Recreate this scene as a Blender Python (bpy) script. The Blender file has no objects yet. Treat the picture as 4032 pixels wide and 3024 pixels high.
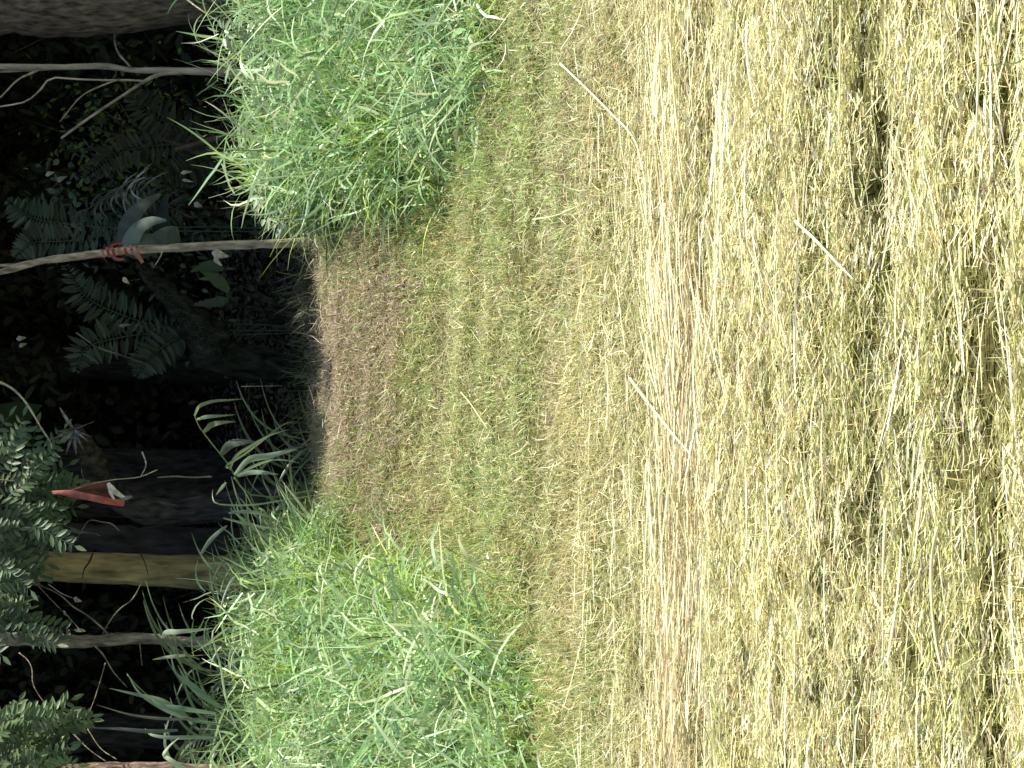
import bpy, math, numpy as np
from mathutils import Vector, Matrix

rng = np.random.default_rng(7)
S = bpy.context.scene
COL = S.collection
PI = math.pi

# ------------------------------------------------------------------ camera
F_PX = 8400.0                                   # focal length in pixels of the 4032 px long side
PITCH = math.radians(10.6)
CAM = np.array([0.0, 0.0, 1.6])
FW = np.array([0, math.cos(PITCH), -math.sin(PITCH)])
UP = np.array([0, math.sin(PITCH), math.cos(PITCH)])
RT = np.array([1.0, 0, 0])
cd = bpy.data.cameras.new('camera')
cam = bpy.data.objects.new('camera', cd)
COL.objects.link(cam)
cd.sensor_width = 36.0
cd.lens = 36.0 * F_PX / 4032.0
cd.clip_end = 500
M = Matrix.Identity(4)
for i, ax in enumerate((-UP, RT, -FW)):         # the photograph was taken with the camera turned on its side
    for j in range(3):
        M[j][i] = ax[j]
M.translation = Vector(CAM)
cam.matrix_world = M
S.camera = cam

def W(px, py, y):
    """the world point at distance y along the ground seen at a pixel of the 4032 x 3024 photograph"""
    a = (3024 - py - 1512) / F_PX
    b = (px - 2016) / F_PX
    d = FW + a * RT - b * UP
    return CAM + d * ((y - CAM[1]) / d[1])

# ------------------------------------------------------------------ noise and ground height
def vnoise(x, y, seed=0):
    x = np.asarray(x, float); y = np.asarray(y, float)
    xi = np.floor(x).astype(np.int64); yi = np.floor(y).astype(np.int64)
    fx = x - xi; fy = y - yi
    fx = fx * fx * (3 - 2 * fx); fy = fy * fy * (3 - 2 * fy)
    def h(i, j):
        n = (i * 374761393 + j * 668265263 + seed * 974711) & 0x7fffffff
        n = ((n ^ (n >> 13)) * 1274126177) & 0x7fffffff
        return ((n ^ (n >> 16)) & 0xffff) / 65535.0
    return (h(xi, yi) * (1 - fx) + h(xi + 1, yi) * fx) * (1 - fy) + (h(xi, yi + 1) * (1 - fx) + h(xi + 1, yi + 1) * fx) * fy

def fbm(x, y, s, seed=0, o=3):
    t = 0; a = 1; n = 0
    for k in range(o):
        t = t + a * vnoise(np.asarray(x) * s, np.asarray(y) * s, seed + k * 17); n += a; a *= .5; s *= 2.1
    return t / n

def sstep(a, b, t):
    t = np.clip((np.asarray(t, float) - a) / (b - a), 0, 1)
    return t * t * (3 - 2 * t)

def height(x, y):
    x = np.asarray(x, float); y = np.asarray(y, float)
    z = .055 * np.clip(y - 6.2, 0, 4.8) + .27 * sstep(9.0, 10.5, y + (vnoise(x * .8, x * 0, 77) - .5) * .3)
    z = z - 0.30 * sstep(11.0, 12.4, y) + .13 * np.maximum(y - 12.4, 0) + 0.14 * np.maximum(y - 19, 0)
    near = (y > 2) & (y < 13)
    z = z + np.where(near, (fbm(x, y, 1.3, 3) - .5) * .09 + (fbm(x * .6, y * 2.2, 3.5, 9) - .5) * .05, 0)
    wob = (fbm(x, y * 0, .9, 5) - .5) * .25
    for fy, w, dp in ((4.30, .12, .025), (5.62, .10, .03), (3.62, .07, .025), (7.6, .14, .03), (8.55, .12, .04)):
        z = z - dp * np.exp(-((y - fy + wob) / w) ** 2)
    return z

def _flat(px, py):
    ys = np.linspace(3, 8, 600); q = W(px, py, 1.0) - CAM
    z = CAM[2] + q[2] * ys; j = int(np.argmax(z <= .055 * np.clip(ys - 6.2, 0, 4.8)))
    return q[0] * ys[j], ys[j]
HOLES = [(*_flat(a, b), rl, rw) for a, b, rl, rw in ((3475, 500, .055, .035), (3480, 590, .05, .03), (3440, 790, .045, .04), (3400, 750, .03, .03), (3520, 1050, .05, .05), (3560, 1410, .05, .05), (3400, 1390, .03, .035),
         (3015, 740, .035, .05), (3120, 770, .03, .04), (3880, 360, .03, .04), (3920, 400, .025, .03), (3400, 1990, .03, .03), (3450, 2110, .025, .04), (3260, 2300, .02, .06), (3260, 2720, .02, .07), (2990, 2590, .02, .06), (3000, 2680, .018, .05),
         (3990, 2260, .025, .05), (3640, 1840, .03, .03), (3450, 1870, .04, .03), (3080, 1180, .02, .03), (3200, 1530, .03, .03), (2760, 2650, .03, .04), (3720, 1130, .025, .03), (3620, 2620, .03, .04), (3840, 2500, .03, .04), (3970, 1230, .018, .03), (3300, 330, .02, .04), (2880, 200, .02, .04), (3600, 90, .03, .03))]
def holes(x, y):
    m = np.zeros(np.shape(x)); w1 = (fbm(x, y, 22, 24) - .5)
    for hx, hy, rl, rw in HOLES:
        d = ((x - hx) / (rl * 1.3)) ** 2 + ((y - hy) / (rw * 1.3)) ** 2
        m = np.maximum(m, sstep(1.5, .5, d + w1 * 1.6))
    return m
def furrow(x, y):
    return np.maximum(furrow0(x, y) * .38, holes(x, y))
def furrow0(x, y):
    wob = (fbm(x, np.zeros_like(x), .9, 5) - .5) * .25
    return np.exp(-((y - 4.30 + wob) / .12) ** 2) * sstep(.50, .60, fbm(x, y * 1.3, 2.6, 21)) + .8 * sstep(.66, .71, fbm(x, y * 1.6, 3.2, 23)) * sstep(6.6, 6.0, y)

# ------------------------------------------------------------------ mesh collector
class MB:
    def __init__(s): s.v = []; s.f = []; s.c = []; s.n = 0
    def add(s, v, f, c):
        v = np.asarray(v, float).reshape(-1, 3); f = np.asarray(f, np.int64).reshape(-1, 4)
        c = np.asarray(c, float)
        if c.ndim == 1: c = np.broadcast_to(c, (len(v), 3))
        s.v.append(v); s.f.append(f + s.n); s.c.append(c.reshape(-1, 3)); s.n += len(v)
    def build(s, name, mat, parent=None, smooth=True, origin=None):
        v = np.concatenate(s.v); f = np.concatenate(s.f); c = np.concatenate(s.c)
        base = np.zeros(3)
        if parent is not None:
            p = parent
            while p is not None: base = base + np.array(p.location); p = p.parent
        loc = np.zeros(3)
        if origin is not None: loc = np.asarray(origin, float) - base
        v = v - base - loc
        me = bpy.data.meshes.new(name)
        me.vertices.add(len(v)); me.vertices.foreach_set('co', v.astype(np.float32).ravel())
        me.loops.add(f.size); me.loops.foreach_set('vertex_index', f.astype(np.int32).ravel())
        me.polygons.add(len(f)); me.polygons.foreach_set('loop_start', np.arange(0, f.size, 4, dtype=np.int32))
        me.update(calc_edges=True)
        if smooth: me.polygons.foreach_set('use_smooth', np.ones(len(f), bool))
        at = me.attributes.new('Col', 'FLOAT_COLOR', 'POINT')
        at.data.foreach_set('color', np.concatenate([c, np.ones((len(c), 1))], 1).astype(np.float32).ravel())
        me.materials.append(mat)
        o = bpy.data.objects.new(name, me); COL.objects.link(o)
        o.location = loc
        if parent is not None: o.parent = parent
        return o

def unit(a): return a / np.maximum(np.linalg.norm(a, axis=-1, keepdims=True), 1e-9)

def blades(mb, P, az, tilt, L, w, bend, col, segs=2, twist=None, tipcol=None, taper=1.0, kink=0):
    """grass blades: thin folded strips that start at P, lean `tilt` from vertical towards az and bend further"""
    n = len(P); k = segs + 1
    s = np.linspace(0, 1, k)
    if twist is None: twist = rng.normal(0, .5, n)
    pts = np.zeros((n, k, 3)); p = P.copy(); pts[:, 0] = p
    jit = rng.normal(0, kink, (n, segs)) if kink else np.zeros((n, segs))
    azs = az + np.cumsum(jit, 1).T
    for i in range(segs):
        th = tilt + bend * (s[i] + .5 / segs)
        d = np.stack([np.sin(th) * np.cos(azs[i]), np.sin(th) * np.sin(azs[i]), np.cos(th)], 1)
        p = p + d * (L / segs)[:, None]; pts[:, i + 1] = p
    side = np.stack([-np.sin(az), np.cos(az), np.zeros(n)], 1)
    th = tilt + bend * .5
    nrm = np.stack([np.cos(th) * np.cos(az), np.cos(th) * np.sin(az), -np.sin(th)], 1)
    side = side * np.cos(twist)[:, None] + nrm * np.sin(twist)[:, None]
    prof = np.maximum(np.where(s < .35, .65 + s, 1.0) * (1 - taper * np.clip((s - .35) / .65, 0, 1) ** 1.6), .10)
    hw = (w[:, None] * .5 * prof[None])[..., None] * side[:, None]
    V = np.stack([pts - hw, pts + hw], 2).reshape(n, k * 2, 3)
    f = np.array([[2 * i, 2 * i + 1, 2 * i + 3, 2 * i + 2] for i in range(segs)])
    Fc = (np.arange(n) * k * 2)[:, None, None] + f[None]
    C = np.repeat(col[:, None], k * 2, 1)
    if tipcol is not None:
        t = np.repeat(s, 2)[None, :, None]
        C = C * (1 - t) + tipcol[:, None] * t
    mb.add(V, Fc, C.reshape(-1, 3))

def leaflets(mb, P, D, N, L, w, col, fold=.15):
    """small leaves folded along the midrib"""
    n = len(P); D = unit(D); R = unit(np.cross(D, N)); Nn = np.cross(R, D)
    L = L[:, None]; w = w[:, None]
    up = Nn * w * fold
    v = np.stack([P, P + D * L * .35 + R * w * .5 + up, P + D * L * .72 + R * w * .38 + up, P + D * L,
                  P + D * L * .72 - R * w * .38 + up, P + D * L * .35 - R * w * .5 + up], 1)
    f = np.array([[0, 1, 2, 3], [0, 3, 4, 5]])
    mb.add(v, (np.arange(n) * 6)[:, None, None] + f[None], np.repeat(col, 6, 0))

def spline(pts, n):
    """smooth curve through the points, safe with very uneven spacing"""
    p = np.asarray(pts, float); m = len(p)
    h = np.maximum(np.linalg.norm(np.diff(p, axis=0), axis=1), 1e-6); d = np.diff(p, axis=0) / h[:, None]
    T = np.empty_like(p); T[0] = d[0]; T[-1] = d[-1]
    if m > 2: T[1:-1] = (h[1:, None] * d[:-1] + h[:-1, None] * d[1:]) / (h[:-1] + h[1:])[:, None]
    u = np.linspace(0, m - 1 - 1e-6, n); i = u.astype(int); t = (u - i)[:, None]; H = h[i][:, None]
    return (2 * t ** 3 - 3 * t ** 2 + 1) * p[i] + (t ** 3 - 2 * t ** 2 + t) * H * T[i] + (3 * t ** 2 - 2 * t ** 3) * p[i + 1] + (t ** 3 - t ** 2) * H * T[i + 1]

def tube(mb, pts, rad, col, n=8, k=10, rough=.08, seed=1, colvar=.25, squash=None):
    """a round tapering stem along a smooth path, closed at both ends"""
    p = spline(pts, k); r = np.interp(np.linspace(0, 1, k), np.linspace(0, 1, len(rad)), rad)
    T = unit(np.gradient(p, axis=0))
    ref = np.array([0.31, 0.9, 0.2]); A = unit(np.cross(T, ref)); B = np.cross(T, A)
    th = np.linspace(0, 2 * PI, n, endpoint=False)
    ii, jj = np.meshgrid(np.arange(k), np.arange(n), indexing='ij')
    rr = r[:, None] * (1 + rough * 2 * (vnoise(jj * .9 + seed * 7, ii * .55, seed) - .5) + rough * 2 * (vnoise(jj * 0 + seed, ii * .8, seed + 4) - .5))
    V = p[:, None] + (np.cos(th)[None, :, None] * A[:, None] + np.sin(th)[None, :, None] * B[:, None]) * rr[..., None]
    cc = np.asarray(col, float)[None] * (1 + colvar * 2 * (vnoise(jj.ravel() * .8, ii.ravel() * .9, seed + 9) - .5))[:, None]
    f = [[i * n + j, i * n + (j + 1) % n, (i + 1) * n + (j + 1) % n, (i + 1) * n + j] for i in range(k - 1) for j in range(n)]
    V = V.reshape(-1, 3)
    V = np.vstack([V, p[:1], p[-1:]]); cc = np.vstack([cc, cc[:1], cc[-1:]])
    e = len(V) - 2
    for j in range(0, n, 2):
        f.append([e, (j + 2) % n, (j + 1) % n, j]); b = (k - 1) * n
        f.append([e + 1, b + j, b + (j + 1) % n, b + (j + 2) % n])
    mb.add(V, f, cc)

def strip(mb, pts, w, col, facing, k=14, tip=.08, base=.5, fold=.25, colvar=.12):
    """one long leaf: a ribbon creased along the middle, turned towards `facing`"""
    p = spline(pts, k); T = unit(np.gradient(p, axis=0))
    fc = np.asarray(facing, float)
    side = unit(np.cross(T, fc)); nn = np.cross(side, T)
    s = np.linspace(0, 1, k)
    prof = np.where(s < .3, base + (1 - base) * s / .3, 1 - (1 - tip) * np.clip((s - .3) / .7, 0, 1) ** 1.5)
    h = (prof * w * .5)[:, None]
    V = np.stack([p - side * h, p + nn * h * fold, p + side * h], 1).reshape(-1, 3)
    f = [[3 * i + j, 3 * i + j + 1, 3 * i + 4 + j, 3 * i + 3 + j] for i in range(k - 1) for j in (0, 1)]
    c = np.asarray(col)[None] * (1 + colvar * 2 * (rng.random((k, 1)) - .5))
    mb.add(V, f, np.repeat(c, 3, 0))

def rock(mb, c, r, seed, col, amp=.25, nu=20, nv=12, flat=None):
    u, v = np.meshgrid(np.linspace(0, 2 * PI, nu, endpoint=False), np.linspace(-PI / 2 + .06, PI / 2 - .06, nv))
    d = np.stack([np.cos(v) * np.cos(u), np.cos(v) * np.sin(u), np.sin(v)], -1)
    q = d * 1.7 + seed * 3.1
    nz = vnoise(q[..., 0] + q[..., 2] * .7, q[..., 1] - q[..., 2] * .6, seed) + .4 * vnoise(q[..., 0] * 2.3 + q[..., 2] * 2, q[..., 1] * 2.3, seed + 1)
    V = np.asarray(c) + d * np.asarray(r) * (1 + amp * (nz - .7))[..., None]
    f = [[i * nu + j, i * nu + (j + 1) % nu, (i + 1) * nu + (j + 1) % nu, (i + 1) * nu + j] for i in range(nv - 1) for j in range(nu)]
    V = V.reshape(-1, 3); e = len(V)
    V = np.vstack([V, V[:nu].mean(0)[None], V[-nu:].mean(0)[None]])
    for j in range(0, nu, 2):
        f.append([e, (j + 2) % nu, (j + 1) % nu, j]); b = (nv - 1) * nu
        f.append([e + 1, b + j, b + (j + 1) % nu, b + (j + 2) % nu])
    cc = np.asarray(col)[None] * (.75 + .5 * vnoise(V[:, 0] * 19 + V[:, 2] * 9, V[:, 1] * 19 + V[:, 2] * 13, seed + 3))[:, None]
    mb.add(V, f, cc)

# ------------------------------------------------------------------ materials
def mat(name, rough=.7, trans=0.0, nscale=0, namp=.3, bump=0, bscale=60, spec=.3, stretch=None):
    m = bpy.data.materials.new(name); m.use_nodes = True
    nt = m.node_tree; nt.nodes.clear(); N = nt.nodes.new; Lk = nt.links.new
    out = N('ShaderNodeOutputMaterial'); at = N('ShaderNodeAttribute'); at.attribute_name = 'Col'
    col = at.outputs['Color']
    tc = N('ShaderNodeTexCoord'); mp = N('ShaderNodeMapping'); Lk(tc.outputs['Object'], mp.inputs['Vector'])
    if stretch: mp.inputs['Scale'].default_value = stretch
    if nscale:
        nz = N('ShaderNodeTexNoise'); nz.inputs['Scale'].default_value = nscale; nz.inputs['Detail'].default_value = 6
        Lk(mp.outputs['Vector'], nz.inputs['Vector'])
        mr = N('ShaderNodeMapRange'); mr.inputs['From Min'].default_value = .3; mr.inputs['From Max'].default_value = .7
        mr.inputs['To Min'].default_value = 1 - namp; mr.inputs['To Max'].default_value = 1 + namp
        Lk(nz.outputs['Fac'], mr.inputs['Value'])
        mx = N('ShaderNodeMix'); mx.data_type = 'RGBA'; mx.blend_type = 'MULTIPLY'; mx.inputs['Factor'].default_value = 1
        Lk(col, mx.inputs[6]); Lk(mr.outputs['Result'], mx.inputs[7]); col = mx.outputs[2]
    b = N('ShaderNodeBsdfPrincipled'); b.inputs['Roughness'].default_value = rough
    b.inputs['Specular IOR Level'].default_value = spec
    Lk(col, b.inputs['Base Color'])
    if bump:
        bn = N('ShaderNodeTexNoise'); bn.inputs['Scale'].default_value = bscale; bn.inputs['Detail'].default_value = 8
        Lk(mp.outputs['Vector'], bn.inputs['Vector'])
        bp = N('ShaderNodeBump'); bp.inputs['Strength'].default_value = bump; bp.inputs['Distance'].default_value = .02
        Lk(bn.outputs['Fac'], bp.inputs['Height']); Lk(bp.outputs['Normal'], b.inputs['Normal'])
    if trans:
        t = N('ShaderNodeBsdfTranslucent'); Lk(col, t.inputs['Color'])
        ms = N('ShaderNodeMixShader'); ms.inputs['Fac'].default_value = trans
        Lk(b.outputs[0], ms.inputs[1]); Lk(t.outputs[0], ms.inputs[2]); Lk(ms.outputs[0], out.inputs['Surface'])
    else: Lk(b.outputs[0], out.inputs['Surface'])
    return m

M_GROUND = mat('soil', 1.0, 0, 40, .45, .6, 90, spec=0)
M_STRAW = mat('straw', .55, .15, spec=.4)
M_GRASS = mat('grass_blade', .42, .38, spec=.5)
M_LEAF = mat('leaf', .5, .3, 30, .2, spec=.4)
M_SHADE = mat('shade_leaf', .8, .2, spec=.1)
M_BARK = mat('bark', .9, 0, 38, .75, 1.0, 60, spec=.1, stretch=(1, 1, .28))
M_SMOOTH = mat('smooth_bark', .8, 0, 26, .6, .8, 60, spec=.12, stretch=(1, 1, .22))
M_STONE = mat('stone', .85, 0, 18, .4, .8, 40)
M_TAPE = mat('plastic_tape', .4, .25, 25, .25, spec=.5)
M_DRY = mat('dry_leaf', .7, .2, 40, .3)

# ------------------------------------------------------------------ naming helpers
def tag(o, label, cat, group=None):
    o['label'] = label; o['category'] = cat
    if group: o['group'] = group
    return o
def thing(name, loc, label, cat, group=None):
    o = bpy.data.objects.new(name, None); COL.objects.link(o); o.location = [float(a) for a in loc]
    o.empty_display_size = .1
    return tag(o, label, cat, group)
def kind(o, k): o['kind'] = k; return o
def A(*c): return np.array(c, float)
def cvar(base, n, var=.2, hue=.06):
    b = np.asarray(base, float)
    if b.ndim == 1: b = np.broadcast_to(b, (n, 3))
    return np.clip(b * (1 + rng.normal(0, var, (n, 1))) * (1 + rng.normal(0, hue, (n, 3))), .004, .9)

# ------------------------------------------------------------------ ground
def axis(lo, hi, step, far):
    a = list(np.arange(lo, hi, step)); d = step; x = hi
    while x < far: a.append(x); d *= 1.35; x += d
    a.append(far); d = step; x = lo - step
    while x > -far: a.insert(0, x); d *= 1.35; x -= d
    a.insert(0, -far)
    return np.array(a)
gx = axis(-3.2, 3.2, .03, 120); gy = axis(2.6, 13.0, .03, 120)
X, Y = np.meshgrid(gx, gy); Z = height(X, Y) - .02 * holes(X.ravel(), Y.ravel()).reshape(X.shape)
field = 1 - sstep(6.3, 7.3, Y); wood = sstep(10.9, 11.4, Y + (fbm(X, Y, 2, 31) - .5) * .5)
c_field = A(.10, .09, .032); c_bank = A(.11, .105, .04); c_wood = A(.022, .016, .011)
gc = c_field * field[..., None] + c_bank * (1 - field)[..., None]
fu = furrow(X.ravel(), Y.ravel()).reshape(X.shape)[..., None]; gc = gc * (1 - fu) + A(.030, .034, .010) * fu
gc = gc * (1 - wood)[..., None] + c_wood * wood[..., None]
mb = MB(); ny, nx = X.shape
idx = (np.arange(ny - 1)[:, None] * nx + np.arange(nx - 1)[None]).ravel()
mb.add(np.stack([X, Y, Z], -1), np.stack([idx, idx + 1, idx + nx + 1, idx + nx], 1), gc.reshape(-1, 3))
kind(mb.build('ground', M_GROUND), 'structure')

# ------------------------------------------------------------------ clump footprints
def smin(a, b): return np.minimum(a, b)
def left_mask(x, y):
    edge = -.86 + (y - 9) * .07 - .5 * sstep(8.0, 7.2, y) + (fbm(x, y, 2.6, 41) - .5) * .36 + (fbm(x, y, 8, 45) - .5) * .3      # right border of the left clump
    m = sstep(.14, -.16, x - edge)
    return m * sstep(6.55, 7.05, y + (fbm(x, y, 2.8, 42) - .5) * .7) * (y < 11.7)
def right_mask(x, y):
    edge = .93 + .25 * sstep(9.2, 8.2, y) + (fbm(x, y, 2.6, 43) - .5) * .36 + (fbm(x, y, 8, 46) - .5) * .3
    m = sstep(-.14, .16, x - edge)
    return m * sstep(7.9, 8.7, y + (fbm(x, y, 2.3, 44) - .5) * .6) * (y < 11.1)
def brown_mask(x, y):
    return sstep(9.45, 9.95, y + (fbm(x, y, 2.0, 51) - .5) * 1.0 + (fbm(x, y, 9, 52) - .5) * .5) * (1 - left_mask(x, y)) * (1 - right_mask(x, y))

def sample(n, y0, y1, pad=1.3, extra=.15):
    """points spread over the ground between two distances, a little beyond the view on either side"""
    y = np.sqrt(rng.random(n) * (y1 ** 2 - y0 ** 2) + y0 ** 2)
    x = (rng.random(n) * 2 - 1) * (y * .18 * pad + extra)
    return x, y
def onground(x, y, dz=0): return np.stack([x, y, height(x, y) + dz], 1)

# ------------------------------------------------------------------ straw field
mb = MB()
STRAW = A(.77, .69, .33); PALE = A(.90, .85, .53); OLIVE = A(.42, .43, .15); GREY = A(.50, .45, .31)
n = 260000
x, y = sample(n, 3.1, 7.5)
keep = (rng.random(n) > furrow(x, y) * .95) & (rng.random(n) < np.clip(2.8 * fbm(x * .7, y * 1.9, 8.0, 61) - .55, .08, 1) * (1 - sstep(5.95, 7.0, y + (fbm(x, y, 1.4, 63) - .5) * .9)))
x, y = x[keep], y[keep]; n = len(x)
patch = fbm(x, y, 1.6, 62)
base = np.where((rng.random(n) < .30)[:, None], PALE, STRAW)
base = np.where((rng.random(n) < .16 + .4 * (patch > .62))[:, None], OLIVE, base)
base = np.where((rng.random(n) < .16)[:, None], GREY, base)
bm = lambda x, y: (.25 + .75 * sstep(.36, .58, fbm(x * .8, y * 1.5, 1.5, 65))) * np.exp(-((y - 5.85 + (fbm(x, x * 0, 1.2, 66) - .5) * .5) / .33) ** 2)
band = bm(x, y)
base = np.where((rng.random(n) < band * .7)[:, None], A(.53, .435, .245), base)
az = rng.normal(0, .22, n) + np.where(rng.random(n) < .5, 0, PI)
L = np.clip(rng.lognormal(math.log(.032), .45, n), .012, .12)
blades(mb, onground(x, y, rng.random(n) * .035), az, rng.normal(1.42, .2, n), L, rng.uniform(.0014, .0042, n), rng.normal(.12, .3, n),
       cvar(base, n, .2), 2, rng.normal(0, .9, n), taper=.6, kink=.14)
# longer straws lying along the mowing rows
n = 12000; x, y = sample(n, 3.1, 6.9)
w_ = (rng.random(n) < .10 + .9 * bm(x, y)) & (rng.random(n) > .9 * furrow(x, y)); x, y = x[w_], y[w_]; n = len(x)
blades(mb, onground(x, y, .02 + rng.random(n) * .03), rng.normal(0, .11, n) + np.where(rng.random(n) < .5, 0, PI), rng.normal(1.52, .08, n),
       rng.uniform(.08, .30, n), rng.uniform(.0022, .0046, n), rng.normal(.08, .12, n), cvar(np.where((rng.random(n) < .5 * bm(x, y))[:, None], A(.64, .52, .31), PALE * .95), n, .15), 4, rng.normal(0, .8, n), taper=.4, kink=.06)
# a fan of long stems swept together on the mowing row
cx, cy = _flat(2700, 1790); n = 34
az_ = rng.uniform(-.06, .62, n); st = rng.uniform(0, .55, n)
blades(mb, onground(cx + st * np.cos(az_), cy + st * np.sin(az_) * 1.3 + rng.normal(0, .04, n), .04), az_ + rng.normal(0, .05, n), rng.normal(1.5, .04, n), rng.uniform(.2, .5, n), rng.uniform(.0025, .005, n), rng.normal(.05, .08, n), cvar(PALE, n, .15), 4, rng.normal(0, .8, n), taper=.4, kink=.05)
# upright stubble
n = 30000; x, y = sample(n, 3.1, 7.0)
k_ = rng.random(n) > .9 * furrow(x, y); x, y = x[k_], y[k_]; n = len(x)
blades(mb, onground(x, y), rng.random(n) * 2 * PI, np.abs(rng.normal(.35, .35, n)), rng.uniform(.02, .065, n), rng.uniform(.0014, .003, n), rng.normal(.5, .6, n),
       cvar(np.where((rng.random(n) < .3)[:, None], A(.42, .42, .14), STRAW * .95), n, .2), 2, taper=.8)
# green regrowth in the furrow
n = 30000; x, y = sample(n, 3.1, 7.0)
k_ = rng.random(n) < furrow(x, y) * .5 + .10 * (fbm(x, y, 3, 71) > .64); x, y = x[k_], y[k_]; n = len(x)
blades(mb, onground(x, y), rng.random(n) * 2 * PI, np.abs(rng.normal(.5, .4, n)), rng.uniform(.02, .06, n), rng.uniform(.0015, .0035, n), rng.normal(.6, .6, n),
       cvar(A(.24, .28, .10), n, .25), 2, taper=.8)
# coarser straw on either side, beyond the edges of the view
def margin(n, y0, y1, w=1.3):
    y = rng.uniform(y0, y1, n); return rng.choice([-1, 1], n) * (y * .234 + .1 + rng.random(n) * w), y
n = 85000; x, y = margin(n, 2.6, 7.4); k_ = rng.random(n) > sstep(5.95, 7.0, y + (fbm(x, y, 1.4, 63) - .5) * .9); x, y = x[k_], y[k_]; n = len(x)
blades(mb, onground(x, y, rng.random(n) * .035), rng.normal(0, .25, n) + np.where(rng.random(n) < .5, 0, PI), rng.normal(1.38, .25, n), np.clip(rng.lognormal(math.log(.055), .5, n), .02, .2),
       rng.uniform(.003, .007, n), rng.normal(.15, .5, n), cvar(np.where((rng.random(n) < .3)[:, None], PALE, np.where((rng.random(n) < .2)[:, None], OLIVE, STRAW)), n, .2), 2, rng.normal(0, .9, n), taper=.6, kink=.25)
kind(mb.build('mown_straw', M_STRAW), 'stuff')

# ------------------------------------------------------------------ bank of short grass
mb = MB()
n = 270000
x, y = sample(n, 6.2, 11.4, 1.3)
inl = np.maximum(left_mask(x, y), right_mask(x, y))
keep = (rng.random(n) < sstep(6.0, 7.0, y) * (1 - .75 * inl)) & (rng.random(n) < np.clip(2.0 * fbm(x, y, 6.0, 81) - .25, .15, 1))
x, y = x[keep], y[keep]; n = len(x)
br = brown_mask(x, y); gr = fbm(x, y, 1.1, 82); ro = fbm(x * .5, y * 2, 2.0, 83)
G1 = A(.42, .50, .19); G2 = A(.60, .545, .25); BR = A(.53, .435, .31); PB = A(.74, .70, .42)
base = np.where((rng.random(n) < sstep(.38, .62, gr) * .8)[:, None], G1, G2)
base = np.where((rng.random(n) < .6 * sstep(.56, .66, ro))[:, None], A(.48, .40, .235), base)
base = np.where((rng.random(n) < .20)[:, None], PB, base)
base = np.where((rng.random(n) < br * .92)[:, None], BR, base)
tuft = np.maximum.reduce([left_mask(x - .12, y), right_mask(x + .12, y), .7 * left_mask(x - .3, y + .15), .7 * right_mask(x + .3, y + .15), .35 * left_mask(x - .55, y + .3), .35 * right_mask(x + .55, y + .3)])
base = np.where((rng.random(n) < tuft * .85)[:, None], np.where((rng.random(n) < .5)[:, None], A(.30, .46, .14), A(.42, .48, .16)), base)
L = rng.uniform(.02, .065, n) * (1 + 1.0 * tuft) * (1 - .25 * br)
blades(mb, onground(x, y), rng.random(n) * 2 * PI, np.abs(rng.normal(.55, .45, n)), L, rng.uniform(.0022, .0056, n), rng.normal(.9, 1.0, n),
       cvar(base, n, .24), 3, rng.normal(0, .8, n), taper=.75, kink=.3)
n = 80000; x, y = sample(n, 6.2, 11.4, 1.3)
k_ = rng.random(n) < (1 - .8 * np.maximum(left_mask(x, y), right_mask(x, y))) * (.25 + .75 * sstep(7.2, 6.4, y)); x, y = x[k_], y[k_]; n = len(x)
br = brown_mask(x, y)
base = np.where((rng.random(n) < br)[:, None], BR * 1.1, PB)
blades(mb, onground(x, y, .01 + rng.random(n) * .035), rng.normal(0, .9, n) + np.where(rng.random(n) < .5, 0, PI), rng.normal(1.3, .3, n),
       np.clip(rng.lognormal(math.log(.05), .5, n), .02, .22), rng.uniform(.0015, .0032, n), rng.normal(.1, .6, n), cvar(base, n, .2), 3, rng.normal(0, .8, n), taper=.5, kink=.3)
n = 75000; x, y = margin(n, 6.0, 11.6); k_ = rng.random(n) < sstep(5.9, 7.0, y) * (1 - .7 * np.maximum(left_mask(x, y), right_mask(x, y))); x, y = x[k_], y[k_]; n = len(x)
blades(mb, onground(x, y), rng.random(n) * 2 * PI, np.abs(rng.normal(.6, .45, n)), rng.uniform(.04, .11, n), rng.uniform(.004, .008, n), rng.normal(.9, .9, n),
       cvar(np.where((rng.random(n) < .5)[:, None], G1, np.where((rng.random(n) < .3)[:, None], PB, G2)), n, .24), 3, rng.normal(0, .8, n), taper=.75, kink=.3)
kind(mb.build('short_grass', M_GRASS), 'stuff')

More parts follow.
